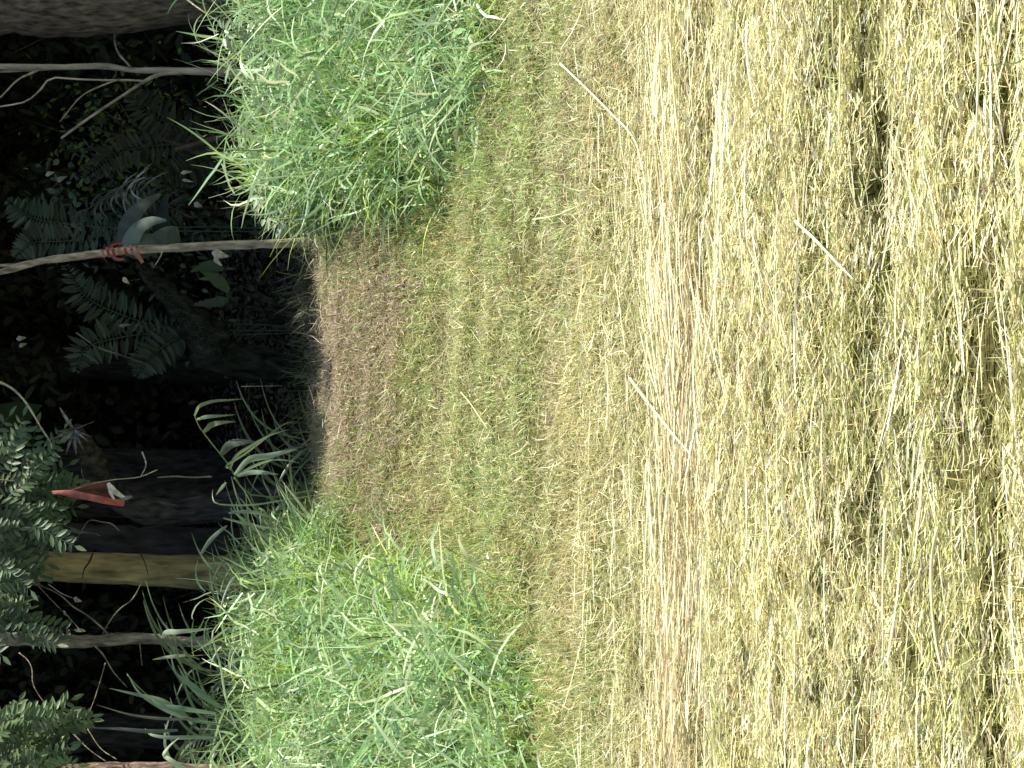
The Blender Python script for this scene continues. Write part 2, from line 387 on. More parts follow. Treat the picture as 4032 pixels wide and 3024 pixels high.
# ------------------------------------------------------------------ the two tall green clumps
def clump(name, mask, xr, yr, n, label, flip):
    x = rng.uniform(*xr, n); y = rng.uniform(*yr, n)
    m = mask(x, y); k = rng.random(n) < m; x, y, m = x[k], y[k], m[k]; n = len(x)
    root = thing(name, (np.mean(x), np.mean(y), float(height(np.mean(x), np.mean(y)))), label, 'grass clump')
    mb = MB()
    hn = fbm(x, y, 2.6, 90) ; dp = sstep(yr[0] + .4, 10.2, y)
    L = (.19 + .27 * dp) * (.45 + 1.1 * hn) * rng.uniform(.6, 1.25, n) * (.25 + .75 * m)
    g = fbm(x, y, 2.2, 91)
    base = np.where((rng.random(n) < sstep(.35, .65, g))[:, None], A(.29, .46, .185), A(.41, .54, .14))
    base = np.where((rng.random(n) < .18)[:, None], A(.40, .55, .30), base)
    base = np.where((rng.random(n) < .30 * (1 - dp))[:, None], A(.45, .46, .17), base)
    c = cvar(base, n, .36)
    blades(mb, onground(x, y), rng.random(n) * 2 * PI, np.abs(rng.normal(.38, .35, n)), L, rng.uniform(.005, .013, n), rng.normal(1.3, .9, n),
           c, 6, rng.normal(0, .9, n), taper=.9, kink=.3)
    # short shoots and bent leaf ends at every height, pointing all ways
    n4 = int(n * .6); j = rng.integers(0, n, n4); P = onground(x[j] + rng.normal(0, .05, n4), y[j] + rng.normal(0, .05, n4))
    P[:, 2] += L[j] * rng.uniform(.05, .72, n4)
    blades(mb, P, rng.random(n4) * 2 * PI, rng.uniform(.3, 2.2, n4), rng.uniform(.04, .15, n4), rng.uniform(.004, .012, n4), rng.normal(.5, .9, n4),
           cvar(np.where((rng.random(n4) < .25)[:, None], A(.56, .65, .40), base[j]), n4, .22), 4, rng.normal(0, 1.0, n4), taper=.85, kink=.4)
    n5 = n // 4; j = rng.integers(0, n, n5); P = onground(x[j], y[j]); P[:, 2] += L[j] * rng.uniform(.45, .95, n5)
    blades(mb, P, rng.random(n5) * 2 * PI, rng.uniform(.5, 2.0, n5), rng.uniform(.12, .38, n5), rng.uniform(.007, .016, n5), rng.normal(.7, .8, n5),
           cvar(np.where((rng.random(n5) < .5)[:, None], A(.50, .63, .37), A(.37, .54, .24)), n5, .2), 6, rng.normal(0, 1.0, n5), taper=.9, kink=.3)
    mb.build('blades', M_GRASS, root)
    # bent straws and thin flowering stems among the blades
    mb = MB(); n2 = n // 14; j = rng.integers(0, n, n2)
    blades(mb, onground(x[j], y[j], .12), rng.random(n2) * 2 * PI, np.abs(rng.normal(.7, .4, n2)), L[j] * rng.uniform(.6, 1.1, n2), rng.uniform(.002, .0038, n2),
           rng.normal(.5, .5, n2), cvar(A(.62, .66, .36), n2, .15), 5, taper=.5, kink=.22)
    mb.build('stems', M_GRASS, root)
    # small ragged leaves of weeds growing through
    mb = MB(); n3 = n // 5; j = rng.integers(0, n, n3)
    P = onground(x[j], y[j]); P[:, 2] += L[j] * rng.uniform(.35, .8, n3)
    D = rng.normal(0, 1, (n3, 3)); D[:, 2] -= .3; Nn = rng.normal(0, .5, (n3, 3)) + A(0, -.3, 1)
    leaflets(mb, P, D, Nn, rng.uniform(.025, .07, n3), rng.uniform(.010, .026, n3), cvar(A(.27, .45, .20), n3, .22))
    mb.build('weed_leaves', M_GRASS, root)
    return root
clump('grass_clump', left_mask, (-3.0, -.2), (6.6, 12.0), 40000, 'wide bright green clump of tall bent grass below the reed leaves and grey trunk', 1)
clump('grass_clump', right_mask, (.3, 3.0), (7.6, 11.9), 36000, 'bright green clump of shorter tangled grass and weeds beside the thick brown trunk', -1)

# ------------------------------------------------------------------ trees
def crown_mesh(seed, r, n, h):
    g = np.random.default_rng(seed)
    mb = MB()
    cl = g.normal(0, 1, (46, 3)); cl = unit(cl) * g.random((46, 1)) ** .45 * A(r, r, h)
    j = g.integers(0, 46, n)
    P = cl[j] + g.normal(0, .42, (n, 3)) * A(1, 1, .7)
    D = g.normal(0, 1, (n, 3)); D[:, 2] -= .2; Nn = g.normal(0, .6, (n, 3)) + A(0, 0, 1)
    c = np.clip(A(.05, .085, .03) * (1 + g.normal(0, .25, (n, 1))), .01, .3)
    leaflets(mb, P, D, Nn, g.uniform(.28, .5, n), g.uniform(.18, .32, n), c)
    return mb
_crowns = {}
def add_crown(root, at, seed=0):  # crowns out of view, added and set back to shade only the wood
    k = seed % 3
    if k not in _crowns:
        mb = crown_mesh(100 + k, 2.5, 2600, 2.0)
        o = mb.build('crown', M_SHADE); _crowns[k] = o
    else:
        o = _crowns[k].copy(); COL.objects.link(o)
    o.parent = root; o.location = Vector([float(a) for a in at]) - root.location
    o.rotation_euler = (0, 0, seed * 1.7)
    return o
TREES = []
def tree(name, label, pts, rad, col, y, m=M_BARK, top=7.5, n=14, rough=.08, seed=1, group=None, crown=True, cat='tree', crown_dy=1.2, k=46):
    """trunk through the given photo points at distance y, carried on up to its crown above the frame"""
    P = [W(a, b, y) for a, b in pts]                 # listed from the ground upwards
    gz = float(height(P[0][0], y)); foot = P[0] + (P[0] - P[1]) / max(np.linalg.norm(P[0] - P[1]), 1e-6) * 0
    root_p = A(foot[0], y, min(gz, foot[2]))
    root = thing(name, root_p, label, cat, group)
    path = ([A(foot[0], y, gz - .12)] if foot[2] > gz + .03 else []) + P
    d = unit((P[-1] - P[-2])[None])[0]
    if crown:
        dz = top - P[-1][2]; path.append(P[-1] + A(d[0] * .3, .15, .5) * dz); end = A(P[-1][0] + d[0] * .5 * dz, max(y + 2.2, 13.2), top); path.append(end)
        rr = list(np.interp(np.linspace(0, 1, len(path) - 2), np.linspace(0, 1, len(rad)), rad)) + [rad[-1] * .8, rad[-1] * .5]
    else: rr = rad
    mb = MB(); tube(mb, path, rr, col, n, k, rough, seed); tr = mb.build('trunk', m, root)
    if crown: add_crown(root, end + A(0, crown_dy, -.6), seed)
    TREES.append(root)
    return root, tr
def branch(root, pts, y0, y1, r0, r1, col, m=M_SMOOTH, name='branch', n=7):
    ys = np.linspace(y0, y1, len(pts)); P = [W(a, b, yy) for (a, b), yy in zip(pts, ys)]
    mb = MB(); tube(mb, P, [r0, r1], col, n, 18, .12, int(abs(pts[0][0])) % 50); return mb.build(name, m, root)

# thick brown trunk at the right border of the upright view
t_big, _ = tree('tree', 'thick leaning brown trunk at the border behind the shorter grass clump', [(1000, -115), (845, -85), (433, -20), (174, -5), (0, -10)],
             [.235, .225, .205, .20], A(.135, .102, .082), 11.9, M_BARK, 8.5, 24, .05, 2)
# pale slender forked tree
pale = A(.36, .30, .235)
t_pale, _ = tree('slender_tree', 'pale slender tree that forks into thin branches beside the thick brown trunk', [(1040, 285), (800, 281), (640, 277), (520, 276), (430, 262), (250, 264), (0, 262)],
              [.022, .0205, .017, .0165, .0155], pale, 11.75, M_SMOOTH, 5.5, 10, .10, 3)
branch(t_pale, [(720, 288), (650, 289), (600, 304), (555, 330), (470, 385), (350, 465), (240, 545)], 11.75, 11.6, .0125, .006, pale * .85)
branch(t_pale, [(575, 320), (520, 316), (430, 316), (300, 312), (190, 314), (160, 352), (110, 395), (0, 420)], 11.73, 11.65, .0062, .004, pale * 1.1)
branch(t_pale, [(470, 312), (400, 338), (330, 372), (235, 480)], 11.7, 11.5, .005, .003, pale * .8)
branch(t_pale, [(160, 272), (120, 290), (80, 308), (0, 385)], 11.75, 11.6, .007, .004, pale * .85)
branch(t_pale, [(520, 272), (492, 240), (465, 208), (452, 170), (450, 120)], 11.75, 11.9, .0065, .004, pale * .8)
branch(t_pale, [(250, 268), (120, 276), (0, 282)], 11.75, 11.8, .008, .007, pale)
# slender tree with red tape round it
t_red, _ = tree('slender_tree', 'slender rough tree with red tape tied round it at the edge of the bank', [(1325, 950), (1150, 957), (1000, 962), (700, 975), (500, 986), (300, 1010), (150, 1030), (0, 1072)],
             [.027, .024, .0205, .019, .020, .017], A(.36, .29, .22), 11.15, M_BARK, 5.5, 12, .13, 4)
branch(t_red, [(150, 1030), (90, 1042), (0, 1046)], 11.15, 11.2, .011, .009, A(.22, .18, .15), M_BARK)
branch(t_red, [(640, 985), (632, 1010), (610, 1045)], 11.15, 11.05, .004, .002, A(.4, .38, .28))
# yellow-brown trunk
t_yel, _ = tree('tree', 'straight yellowish brown trunk beside hanging compound leaves', [(1060, 2275), (900, 2258), (700, 2250), (500, 2240), (300, 2234), (150, 2230), (0, 2226)],
             [.115, .10, .085, .083, .082], A(.30, .235, .105), 11.9, M_SMOOTH, 7.5, 20, .06, 5)
# grey trunk
t_gry, _ = tree('tree', 'thin grey lichen covered trunk among the reed leaves', [(820, 2530), (680, 2522), (550, 2513), (400, 2522), (300, 2526), (180, 2522), (60, 2516), (0, 2514)],
             [.033, .031, .031, .036, .034], A(.26, .215, .165), 11.5, M_BARK, 6.0, 14, .16, 6)
branch(t_gry, [(430, 2500), (400, 2470), (340, 2420), (290, 2390), (240, 2345), (150, 2300)], 11.45, 11.3, .005, .0035, A(.24, .2, .17))
branch(t_gry, [(370, 2540), (400, 2570), (450, 2650), (500, 2705)], 11.45, 11.3, .005, .003, A(.26, .24, .17))
branch(t_gry, [(550, 2530), (555, 2580), (560, 2620)], 11.45, 11.3, .004, .003, A(.2, .18, .1))
branch(t_gry, [(405, 2495), (430, 2450), (470, 2400), (520, 2360), (560, 2290)], 11.45, 11.4, .0045, .003, A(.2, .19, .13))
# reddish trunk on the left border of the upright view
t_rus, _ = tree('tree', 'reddish brown trunk cut by the border beside hanging leaves', [(760, 3062), (560, 3055), (400, 3058), (200, 3070), (0, 3085)],
             [.075, .07, .07], A(.22, .155, .12), 10.9, M_BARK, 7.0, 16, .10, 7)
# darker trunks further in
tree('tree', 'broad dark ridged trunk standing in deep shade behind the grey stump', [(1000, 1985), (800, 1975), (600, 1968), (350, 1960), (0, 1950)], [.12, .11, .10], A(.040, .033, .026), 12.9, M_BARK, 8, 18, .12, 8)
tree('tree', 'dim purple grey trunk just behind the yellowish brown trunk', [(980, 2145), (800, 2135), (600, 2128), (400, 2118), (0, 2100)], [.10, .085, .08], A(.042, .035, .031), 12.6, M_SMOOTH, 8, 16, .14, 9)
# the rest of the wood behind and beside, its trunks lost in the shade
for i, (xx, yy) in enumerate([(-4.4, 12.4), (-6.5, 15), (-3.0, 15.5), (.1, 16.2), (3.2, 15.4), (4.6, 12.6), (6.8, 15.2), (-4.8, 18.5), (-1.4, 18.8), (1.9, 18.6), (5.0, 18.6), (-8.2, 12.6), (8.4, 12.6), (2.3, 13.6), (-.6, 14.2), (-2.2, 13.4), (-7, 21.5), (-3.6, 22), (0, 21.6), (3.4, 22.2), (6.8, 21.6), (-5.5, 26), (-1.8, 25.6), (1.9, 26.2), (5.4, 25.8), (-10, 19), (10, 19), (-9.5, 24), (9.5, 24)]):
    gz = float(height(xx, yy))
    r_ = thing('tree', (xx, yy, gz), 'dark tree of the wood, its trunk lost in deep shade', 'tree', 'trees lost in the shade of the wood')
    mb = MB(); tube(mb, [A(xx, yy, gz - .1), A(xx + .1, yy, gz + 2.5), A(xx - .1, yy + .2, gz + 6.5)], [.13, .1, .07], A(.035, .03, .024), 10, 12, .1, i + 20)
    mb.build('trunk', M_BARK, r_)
    add_crown(r_, (xx, max(yy + .4, 14.3), gz + 5.6 + (i % 3) * .5), i + 2)  # back rows added so their unseen crowns shade the slope behind

# ------------------------------------------------------------------ dark undergrowth
def bush(c, r, n, col, seed, label, group, leaf=(.06, .13)):
    g = np.random.default_rng(seed)
    root = thing('bush', c, label, 'bush', group)
    c = np.asarray(c, float)
    mb = MB()
    for q in range(7):
        a = g.random() * 2 * PI; tip = c + A(math.cos(a) * r[0] * .7, math.sin(a) * r[1] * .7, r[2] * 1.6 * g.uniform(.6, 1))
        tube(mb, [c + A(0, 0, -.05), (c + tip) / 2 + A(0, 0, .2), tip], [.016, .004], A(.07, .058, .045), 6, 10, .1, seed + q)
    mb.build('stem', M_BARK, root)
    mb = MB(); cl = unit(g.normal(0, 1, (40, 3))) * g.random((40, 1)) ** .4 * np.asarray(r) + A(0, 0, r[2] * .95)
    j = g.integers(0, 40, n); P = c + cl[j] + g.normal(0, .13, (n, 3))
    P[:, 2] = np.maximum(P[:, 2], height(P[:, 0], P[:, 1]) + .01)
    D = g.normal(0, 1, (n, 3)); D[:, 2] -= .5; Nn = g.normal(0, .6, (n, 3)) + A(0, -.2, 1)
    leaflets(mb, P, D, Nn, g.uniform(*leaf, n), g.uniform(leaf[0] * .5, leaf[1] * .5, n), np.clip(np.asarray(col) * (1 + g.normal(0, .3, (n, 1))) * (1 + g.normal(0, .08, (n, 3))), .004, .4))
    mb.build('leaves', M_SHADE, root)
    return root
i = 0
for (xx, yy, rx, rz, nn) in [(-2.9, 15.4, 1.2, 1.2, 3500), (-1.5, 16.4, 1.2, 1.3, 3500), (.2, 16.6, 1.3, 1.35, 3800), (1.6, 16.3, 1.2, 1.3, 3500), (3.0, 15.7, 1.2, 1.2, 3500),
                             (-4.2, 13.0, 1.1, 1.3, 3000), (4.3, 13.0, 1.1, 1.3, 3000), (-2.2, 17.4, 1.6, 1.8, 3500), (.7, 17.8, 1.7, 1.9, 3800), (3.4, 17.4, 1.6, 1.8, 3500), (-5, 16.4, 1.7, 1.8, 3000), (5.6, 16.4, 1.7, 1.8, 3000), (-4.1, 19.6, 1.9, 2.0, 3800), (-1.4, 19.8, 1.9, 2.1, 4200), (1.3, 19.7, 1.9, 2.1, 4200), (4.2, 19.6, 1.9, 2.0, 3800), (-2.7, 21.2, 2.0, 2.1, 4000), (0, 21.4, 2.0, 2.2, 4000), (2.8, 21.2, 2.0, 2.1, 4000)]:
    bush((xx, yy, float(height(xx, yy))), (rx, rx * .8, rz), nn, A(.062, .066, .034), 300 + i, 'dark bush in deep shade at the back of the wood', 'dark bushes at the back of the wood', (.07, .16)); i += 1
bush((*W(230, 560, 12.7)[:2], float(height(0, 12.7)) + .75), (.38, .3, .48), 900, A(.10, .13, .035), 341, 'small yellow flecked bush under the branches of the pale slender tree', None, (.03, .06))
bush((*W(100, 820, 12.9)[:2], float(height(0, 12.9)) + .6), (.35, .3, .6), 800, A(.12, .16, .10), 342, 'dim blue green bush left of the yellow flecked bush', None, (.04, .08))
bush((*W(800, 130, 12.4)[:2], float(height(1.8, 12.4))), (.3, .25, .32), 420, A(.09, .14, .08), 343, 'low bush with broad dull leaves between the thick brown trunk and the pale tree', None, (.06, .12))
bush((*W(500, 1240, 12.6)[:2], float(height(.4, 12.6)) + .1), (.55, .3, .42), 900, A(.085, .085, .055), 344, 'dim straggly bush behind the mossy stump', None, (.03, .07))
bush((*W(450, 2740, 12.3)[:2], float(height(-1.8, 12.3)) + .1), (.35, .3, .4), 500, A(.06, .06, .035), 345, 'dark bush in the gap left of the grey trunk', None, (.04, .08))

# leaf litter on the floor of the wood
mb = MB(); n = 24000
x = rng.uniform(-4, 4, n); y = rng.uniform(11.0, 18, n)
D = rng.normal(0, 1, (n, 3)); D[:, 2] *= .25; Nn = rng.normal(0, .35, (n, 3)) + A(0, -.1, 1)
leaflets(mb, onground(x, y, .01 + rng.random(n) * .03), D, Nn, rng.uniform(.03, .08, n), rng.uniform(.015, .04, n), cvar(A(.14, .105, .075), n, .5))
kind(mb.build('leaf_litter', M_DRY), 'stuff')
# grass and sedge fringe along the wood's edge
mb = MB(); n = 9000
x = rng.uniform(-2.8, 2.8, n); y = rng.normal(11.35, .3, n)
k_ = rng.random(n) < .35 + .65 * (np.abs(x + .1) > .95); x, y = x[k_], y[k_]; n = len(x)
blades(mb, onground(x, y), rng.random(n) * 2 * PI, np.abs(rng.normal(.4, .3, n)), rng.uniform(.06, .32, n), rng.uniform(.002, .006, n), rng.normal(1.1, .7, n), cvar(A(.13, .16, .065), n, .3), 5, taper=.9, kink=.15)
kind(mb.build('shaded_grass', M_GRASS), 'stuff')

# ------------------------------------------------------------------ compound-leaved foliage hanging in from the border
def pinnate(mb, base, d, nrm, L, npair, lw, ll, col, droop=.5):
    """one compound leaf"""
    d = unit(np.asarray(d, float)[None])[0]; nrm = np.asarray(nrm, float)
    s = np.linspace(0, 1, npair + 2)
    mid = base[None] + d[None] * (s * L)[:, None] + A(0, 0, -1)[None] * (droop * L * s ** 2)[:, None] * .5
    strip(mb, mid, .004, np.asarray(col) * .9, nrm, 8, .5, 1)
    T = unit(np.gradient(mid, axis=0)); R = unit(np.cross(T, nrm[None]))
    P = []; D = []
    for i_ in range(1, npair + 1):
        for sg in (-1, 1):
            P.append(mid[i_]); D.append(R[i_] * sg + T[i_] * .45 + rng.normal(0, .12, 3) + A(0, 0, -.15))
    P.append(mid[-1]); D.append(T[-1] + rng.normal(0, .1, 3))
    m = len(P)
    prof = np.append(np.repeat(.75 + .35 * np.sin(PI * (np.arange(npair) + .8) / (npair + .6)), 2), 1.0)
    leaflets(mb, np.array(P), np.array(D), nrm[None] + rng.normal(0, .25, (m, 3)), ll * prof * rng.uniform(.9, 1.1, m), lw * prof, cvar(np.asarray(col), m, .14), .18)
def spray(root, y, leaves, col, stems, lw=.025, ll=.068):
    mb = MB()
    for (a, b, c, d, npair) in leaves:                # base pixel -> tip pixel
        yy = y + rng.normal(0, .07)
        p = W(a, b, yy); q = W(c, d, yy + rng.normal(0, .06))
        nrm = A(rng.normal(0, .3), -1, .55 + rng.normal(0, .25))
        pinnate(mb, p, q - p, nrm, np.linalg.norm(q - p), npair + 3, lw, ll, np.asarray(col) * rng.uniform(.75, 1.2), .25)
    mb.build('leaves', M_LEAF, root)
    for st in stems:
        mb = MB(); tube(mb, [W(a, b, y + .03) for a, b in st], [.007, .003], A(.16, .15, .08), 6, 14, .1, len(st))
        mb.build('branch', M_SMOOTH, root)
G = A(.115, .17, .085)
def fan(x0, x1, y0, y1, n, Lr=(150, 240), ang=(-60, 60)):
    out = []
    for q in range(n):
        a, b = rng.uniform(x0, x1), rng.uniform(y0, y1); L = rng.uniform(*Lr); th = math.radians(rng.uniform(*ang))
        out.append((a, b, a + L * math.cos(th), b + L * math.sin(th), int(rng.integers(4, 7))))
    return out
spray(t_yel, 11.35, [(40, 1880, 60, 1640, 5), (120, 1930, 110, 1670, 5), (90, 1900, 220, 1690, 5), (130, 1900, 290, 1900, 5), (60, 2010, 215, 2080, 5), (-20, 1780, 90, 1700, 4)]
      + fan(-120, 90, 1780, 2120, 20), G * A(1.0, 1.05, .95), [[(-150, 1900), (0, 1890), (130, 1905)], [(-150, 1800), (40, 1870)]])
spray(t_gry, 11.2, [(120, 2060, 270, 2150, 6), (130, 2050, 190, 2160, 5)] + fan(-120, 20, 2080, 2560, 22, (110, 210), (-40, 50)) + [(40, 2440, 260, 2480, 6), (60, 2460, 200, 2540, 5)], G * .9,
      [[(-150, 2300), (0, 2330), (60, 2440)], [(-150, 2080), (60, 2060), (130, 2055)]])
spray(t_rus, 10.7, [(200, 2860, 340, 2820, 6), (240, 2850, 345, 2835, 5), (40, 2870, 60, 2760, 4), (150, 2950, 260, 2930, 5)] + fan(-120, 130, 2800, 3060, 22, (110, 200), (-55, 40)), G * A(1.25, 1.2, 1.05),
      [[(-150, 3000), (60, 2900), (200, 2855)], [(-120, 2900), (30, 2870)]])

# ------------------------------------------------------------------ reeds: long leaves drawn blade by blade
VIEW = A(0, -1, .25)
def reed(name, y, stems, leaves, label, group=None, cat='reed', gcol=A(.22, .30, .15), thin=.012):
    p0 = W(*stems[0][0], y) if stems else W(*leaves[0][0][0], y)
    gz = float(height(p0[0], y)); root = thing(name, (p0[0], y, gz), label, cat, group)
    mb = MB()
    P0 = A(p0[0], y, gz - .02)
    for st in stems:
        pts = [W(a, b, y) for a, b in st]
        if pts[0][2] > gz: pts = [A(pts[0][0] * .9 + p0[0] * .1, y, gz - .02)] + pts
        tube(mb, pts, [.005, .0022], gcol * A(1.1, 1.1, .9), 6, 18, .05, 3)
    if stems: mb.build('stalk', M_GRASS, root)
    mb = MB()
    for lf in leaves:
        pts, w = lf[0], lf[1]; dy = rng.normal(0, .05, len(pts)).cumsum() * .5
        c = lf[2] if len(lf) > 2 else gcol * rng.uniform(.8, 1.25)
        strip(mb, [W(a, b, y + d) for (a, b), d in zip(pts, dy)], w, c, VIEW + rng.normal(0, .25, 3), 16)
    mb.build('leaf', M_GRASS, root)
    return root
lt = A(.31, .40, .21)
reed('reed', 11.0, [[(960, 1930), (900, 1830), (830, 1740), (780, 1670), (765, 1632)]],
     [([(766, 1636), (785, 1600), (830, 1582), (900, 1575), (960, 1571)], .022, lt), ([(775, 1652), (810, 1642), (860, 1638), (925, 1633)], .020, lt), ([(803, 1702), (830, 1675), (870, 1664), (928, 1660)], .030, lt * .95),
      ([(870, 1790), (900, 1755), (960, 1740), (1010, 1740)], .045, A(.15, .17, .11))], 'arched reed with three leaves hanging from its bowed tip')
reed('reed', 10.7, [[(1010, 2010), (960, 1930), (920, 1880)]],
     [([(905, 1850), (925, 1800), (980, 1760), (1060, 1715), (1140, 1690)], .016, lt * .9), ([(925, 1870), (980, 1810), (1060, 1795), (1120, 1780), (1170, 1768)], .034, A(.36, .47, .33)),
      ([(930, 1872), (1000, 1835), (1080, 1810), (1180, 1822)], .015, lt), ([(935, 1875), (990, 1860), (1050, 1862), (1095, 1868)], .026, A(.28, .37, .26)), ([(900, 1842), (890, 1840), (960, 1790), (1040, 1730), (1130, 1665), (1165, 1660)], .012, lt * .8),
      ([(890, 1900), (870, 1925), (850, 1950)], .018, A(.22, .3, .16))], 'reed with a fan of broad pale leaves below the arched reed')
reed('reed', 10.5, [], [([(1210, 1955), (1100, 1972), (1000, 1988), (900, 1988), (845, 1978), (836, 1950), (838, 1926)], .009, lt), ([(1190, 2260), (1120, 2180), (1040, 2110), (960, 2050), (905, 2000)], .022, A(.34, .43, .28)),
      ([(1100, 2330), (1088, 2290), (1060, 2230), (1000, 2160), (955, 2100)], .018, A(.30, .40, .27)), ([(1085, 2300), (1060, 2230), (1045, 2160)], .016, A(.3, .38, .26)), ([(790, 2185), (830, 2125), (880, 2080), (895, 2068)], .022, A(.20, .28, .18)),
      ([(880, 2040), (960, 2060), (1060, 2080), (1180, 2090)], .018, A(.26, .34, .22)), ([(900, 2020), (980, 2015), (1070, 2040), (1150, 2120)], .018, A(.25, .33, .2))], 'reed with long crossing leaves and one blade bent into a hook')
reed('reed', 10.6, [[(960, 2900), (860, 2850), (780, 2838), (650, 2780), (560, 2720), (500, 2655)]],
     [([(860, 2852), (760, 2835), (640, 2790), (545, 2725), (500, 2650)], .022, A(.27, .36, .24)), ([(760, 2840), (640, 2760), (540, 2735), (430, 2710)], .024, A(.22, .29, .18)), ([(850, 2810), (720, 2790), (620, 2770), (580, 2735)], .026, A(.22, .31, .2)),
      ([(840, 2770), (760, 2700), (700, 2660), (670, 2560)], .026, A(.2, .28, .18)), ([(880, 2790), (800, 2740), (740, 2690), (700, 2620)], .03, A(.17, .25, .15)), ([(800, 2830), (640, 2830), (520, 2815), (380, 2775)], .016, A(.2, .2, .13)),
      ([(860, 2905), (760, 2903), (640, 2902), (590, 2890), (572, 2868)], .020, A(.3, .36, .26)), ([(700, 2875), (600, 2880), (470, 2870), (350, 2865)], .022, A(.14, .15, .12))], 'reed with long leaves sweeping out under the grey trunk', )
reed('reed', 10.2, [], [([(930, 2860), (905, 2800), (885, 2730), (868, 2620), (850, 2560), (836, 2492), (862, 2455), (900, 2430)], .012, A(.58, .66, .38)), ([(640, 2512), (650, 2494), (700, 2488), (780, 2480), (840, 2473)], .026, A(.44, .50, .36)),
      ([(730, 2578), (690, 2584), (640, 2590), (600, 2597)], .020, A(.36, .38, .26)), ([(985, 2555), (940, 2545), (890, 2530), (850, 2512)], .012, A(.45, .55, .3)), ([(900, 2470), (860, 2500), (800, 2540), (740, 2545)], .012, A(.3, .36, .2)),
      ([(1010, 2600), (960, 2590), (900, 2615), (880, 2632)], .020, A(.3, .4, .22))], 'pale upright reed blade bent sharply near its tip beside the grey trunk')
reed('reed', 9.9, [], [([(790, 3070), (730, 3030), (668, 2990), (645, 2972), (665, 2940), (705, 2905)], .022, A(.62, .72, .45)), ([(820, 2990), (860, 2930), (905, 2880)], .016, A(.34, .45, .22)), ([(760, 3010), (750, 2950), (745, 2910)], .010, A(.3, .34, .2)),
      ([(900, 3040), (870, 2960), (890, 2930)], .012, A(.5, .6, .3))], 'bright folded reed blade at the border below the reddish trunk')
reed('reed', 9.6, [], [([(1290, 2600), (1270, 2480), (1262, 2370), (1278, 2260), (1310, 2130), (1325, 2050)], .008, A(.62, .62, .34)), ([(1130, 2450), (1090, 2440), (1080, 2380), (1110, 2350), (1060, 2320)], .007, A(.6, .66, .4)),
      ([(1275, 2380), (1255, 2330), (1235, 2310)], .010, A(.55, .58, .34))], 'tall thin pale stem rising at the inner side of the wide grass clump')
# broad general reed foliage filling the shaded edge
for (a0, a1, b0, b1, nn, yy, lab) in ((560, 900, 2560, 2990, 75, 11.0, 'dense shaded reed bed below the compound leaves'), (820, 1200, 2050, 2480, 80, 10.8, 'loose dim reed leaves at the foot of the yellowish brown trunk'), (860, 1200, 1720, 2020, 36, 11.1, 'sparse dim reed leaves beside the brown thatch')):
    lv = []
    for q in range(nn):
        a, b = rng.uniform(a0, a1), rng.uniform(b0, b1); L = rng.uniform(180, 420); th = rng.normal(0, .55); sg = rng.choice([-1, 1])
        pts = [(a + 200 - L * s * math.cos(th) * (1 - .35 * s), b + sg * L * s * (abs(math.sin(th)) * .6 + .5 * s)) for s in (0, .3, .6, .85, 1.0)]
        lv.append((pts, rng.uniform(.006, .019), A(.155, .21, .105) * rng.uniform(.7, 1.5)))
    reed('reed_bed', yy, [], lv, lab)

# weeds with ragged leaves on the inner border of the right clump
def weed(px, py, top, y, label, col=A(.40, .50, .34)):
    p = W(px, py, y); gz = float(height(p[0], y)); root = thing('weed', (p[0], y, gz), label, 'weed', 'ragged leaved weeds on the inner side of the shorter clump')
    q = W(*top, y - .08); mb = MB(); pts = [A(p[0], y, gz - .02), (A(p[0], y, gz) + q) / 2 + rng.normal(0, .02, 3), q]
    tube(mb, pts, [.004, .002], A(.3, .36, .2), 5, 10); mb.build('stalk', M_GRASS, root)
    mb = MB(); c = spline(pts, 16)[3:]; c = np.repeat(c, 9, 0); m = len(c)
    D = rng.normal(0, 1, (m, 3)) * A(1, .7, .5) + A(0, -.2, -.25); Nn = rng.normal(0, .45, (m, 3)) + A(0, -.4, 1)
    off = unit(D) * .02
    leaflets(mb, c + off, D, Nn, rng.uniform(.04, .10, m), rng.uniform(.014, .034, m), cvar(col, m, .2), .3)
    mb.build('leaves', M_GRASS, root)
for i, (a, b, c, d) in enumerate([(1220, 420, 985, 330), (1240, 520, 1010, 450), (1250, 610, 1010, 580), (1270, 690, 1060, 690), (1290, 790, 1015, 770), (1300, 840, 1050, 850), (1200, 330, 1000, 250), (1150, 190, 880, 130), (1260, 650, 1100, 640)]):
    weed(a, b, (c, d), 10.55 + .05 * (i % 3), ['ragged weed with narrow pale leaves edging the dark wood'] [0])

# ------------------------------------------------------------------ single conspicuous dry stalks
def stalk(pts, y, r, col, label, name='dry_stalk', cat='stalk', n=6, group=None):
    if isinstance(y, str):                            # lying on the ground: follow it
        P = []
        for a, b in pts:
            ys = np.linspace(3, 12, 1200); q = np.array([W(a, b, t) for t in ys]); h = height(q[:, 0], ys) + .05
            j = int(np.argmax(q[:, 2] <= h)); P.append(q[j])
    else:
        ys = np.linspace(y[0], y[1], len(pts)); P = [W(a, b, t) for (a, b), t in zip(pts, ys)]
    mb = MB(); tube(mb, P, [r, r * .5], col, n, 22, .12, int(pts[0][0]) % 40, .15)
    return tag(mb.build(name, M_STRAW, None, True, P[0]), label, cat, group)
stalk([(2205, 250), (2300, 340), (2400, 440), (2500, 555), (2535, 690)], 'g', .0042, PALE, 'long pale dry stalk lying across the short grass in front of the shorter clump')
stalk([(2480, 1490), (2540, 1570), (2610, 1660), (2680, 1745), (2720, 1790)], 'g', .0048, PALE, 'thick pale dry stalk slanting across the mowing row at the middle')
stalk([(2100, 865), (2200, 845), (2310, 795)], 'g', .0040, A(.6, .62, .34), 'pale stalk lying in the middle of the short grass bank')
stalk([(1815, 1545), (1860, 1600), (1920, 1690)], 'g', .0036, A(.66, .66, .34), 'short straight straw on the upper short grass bank')
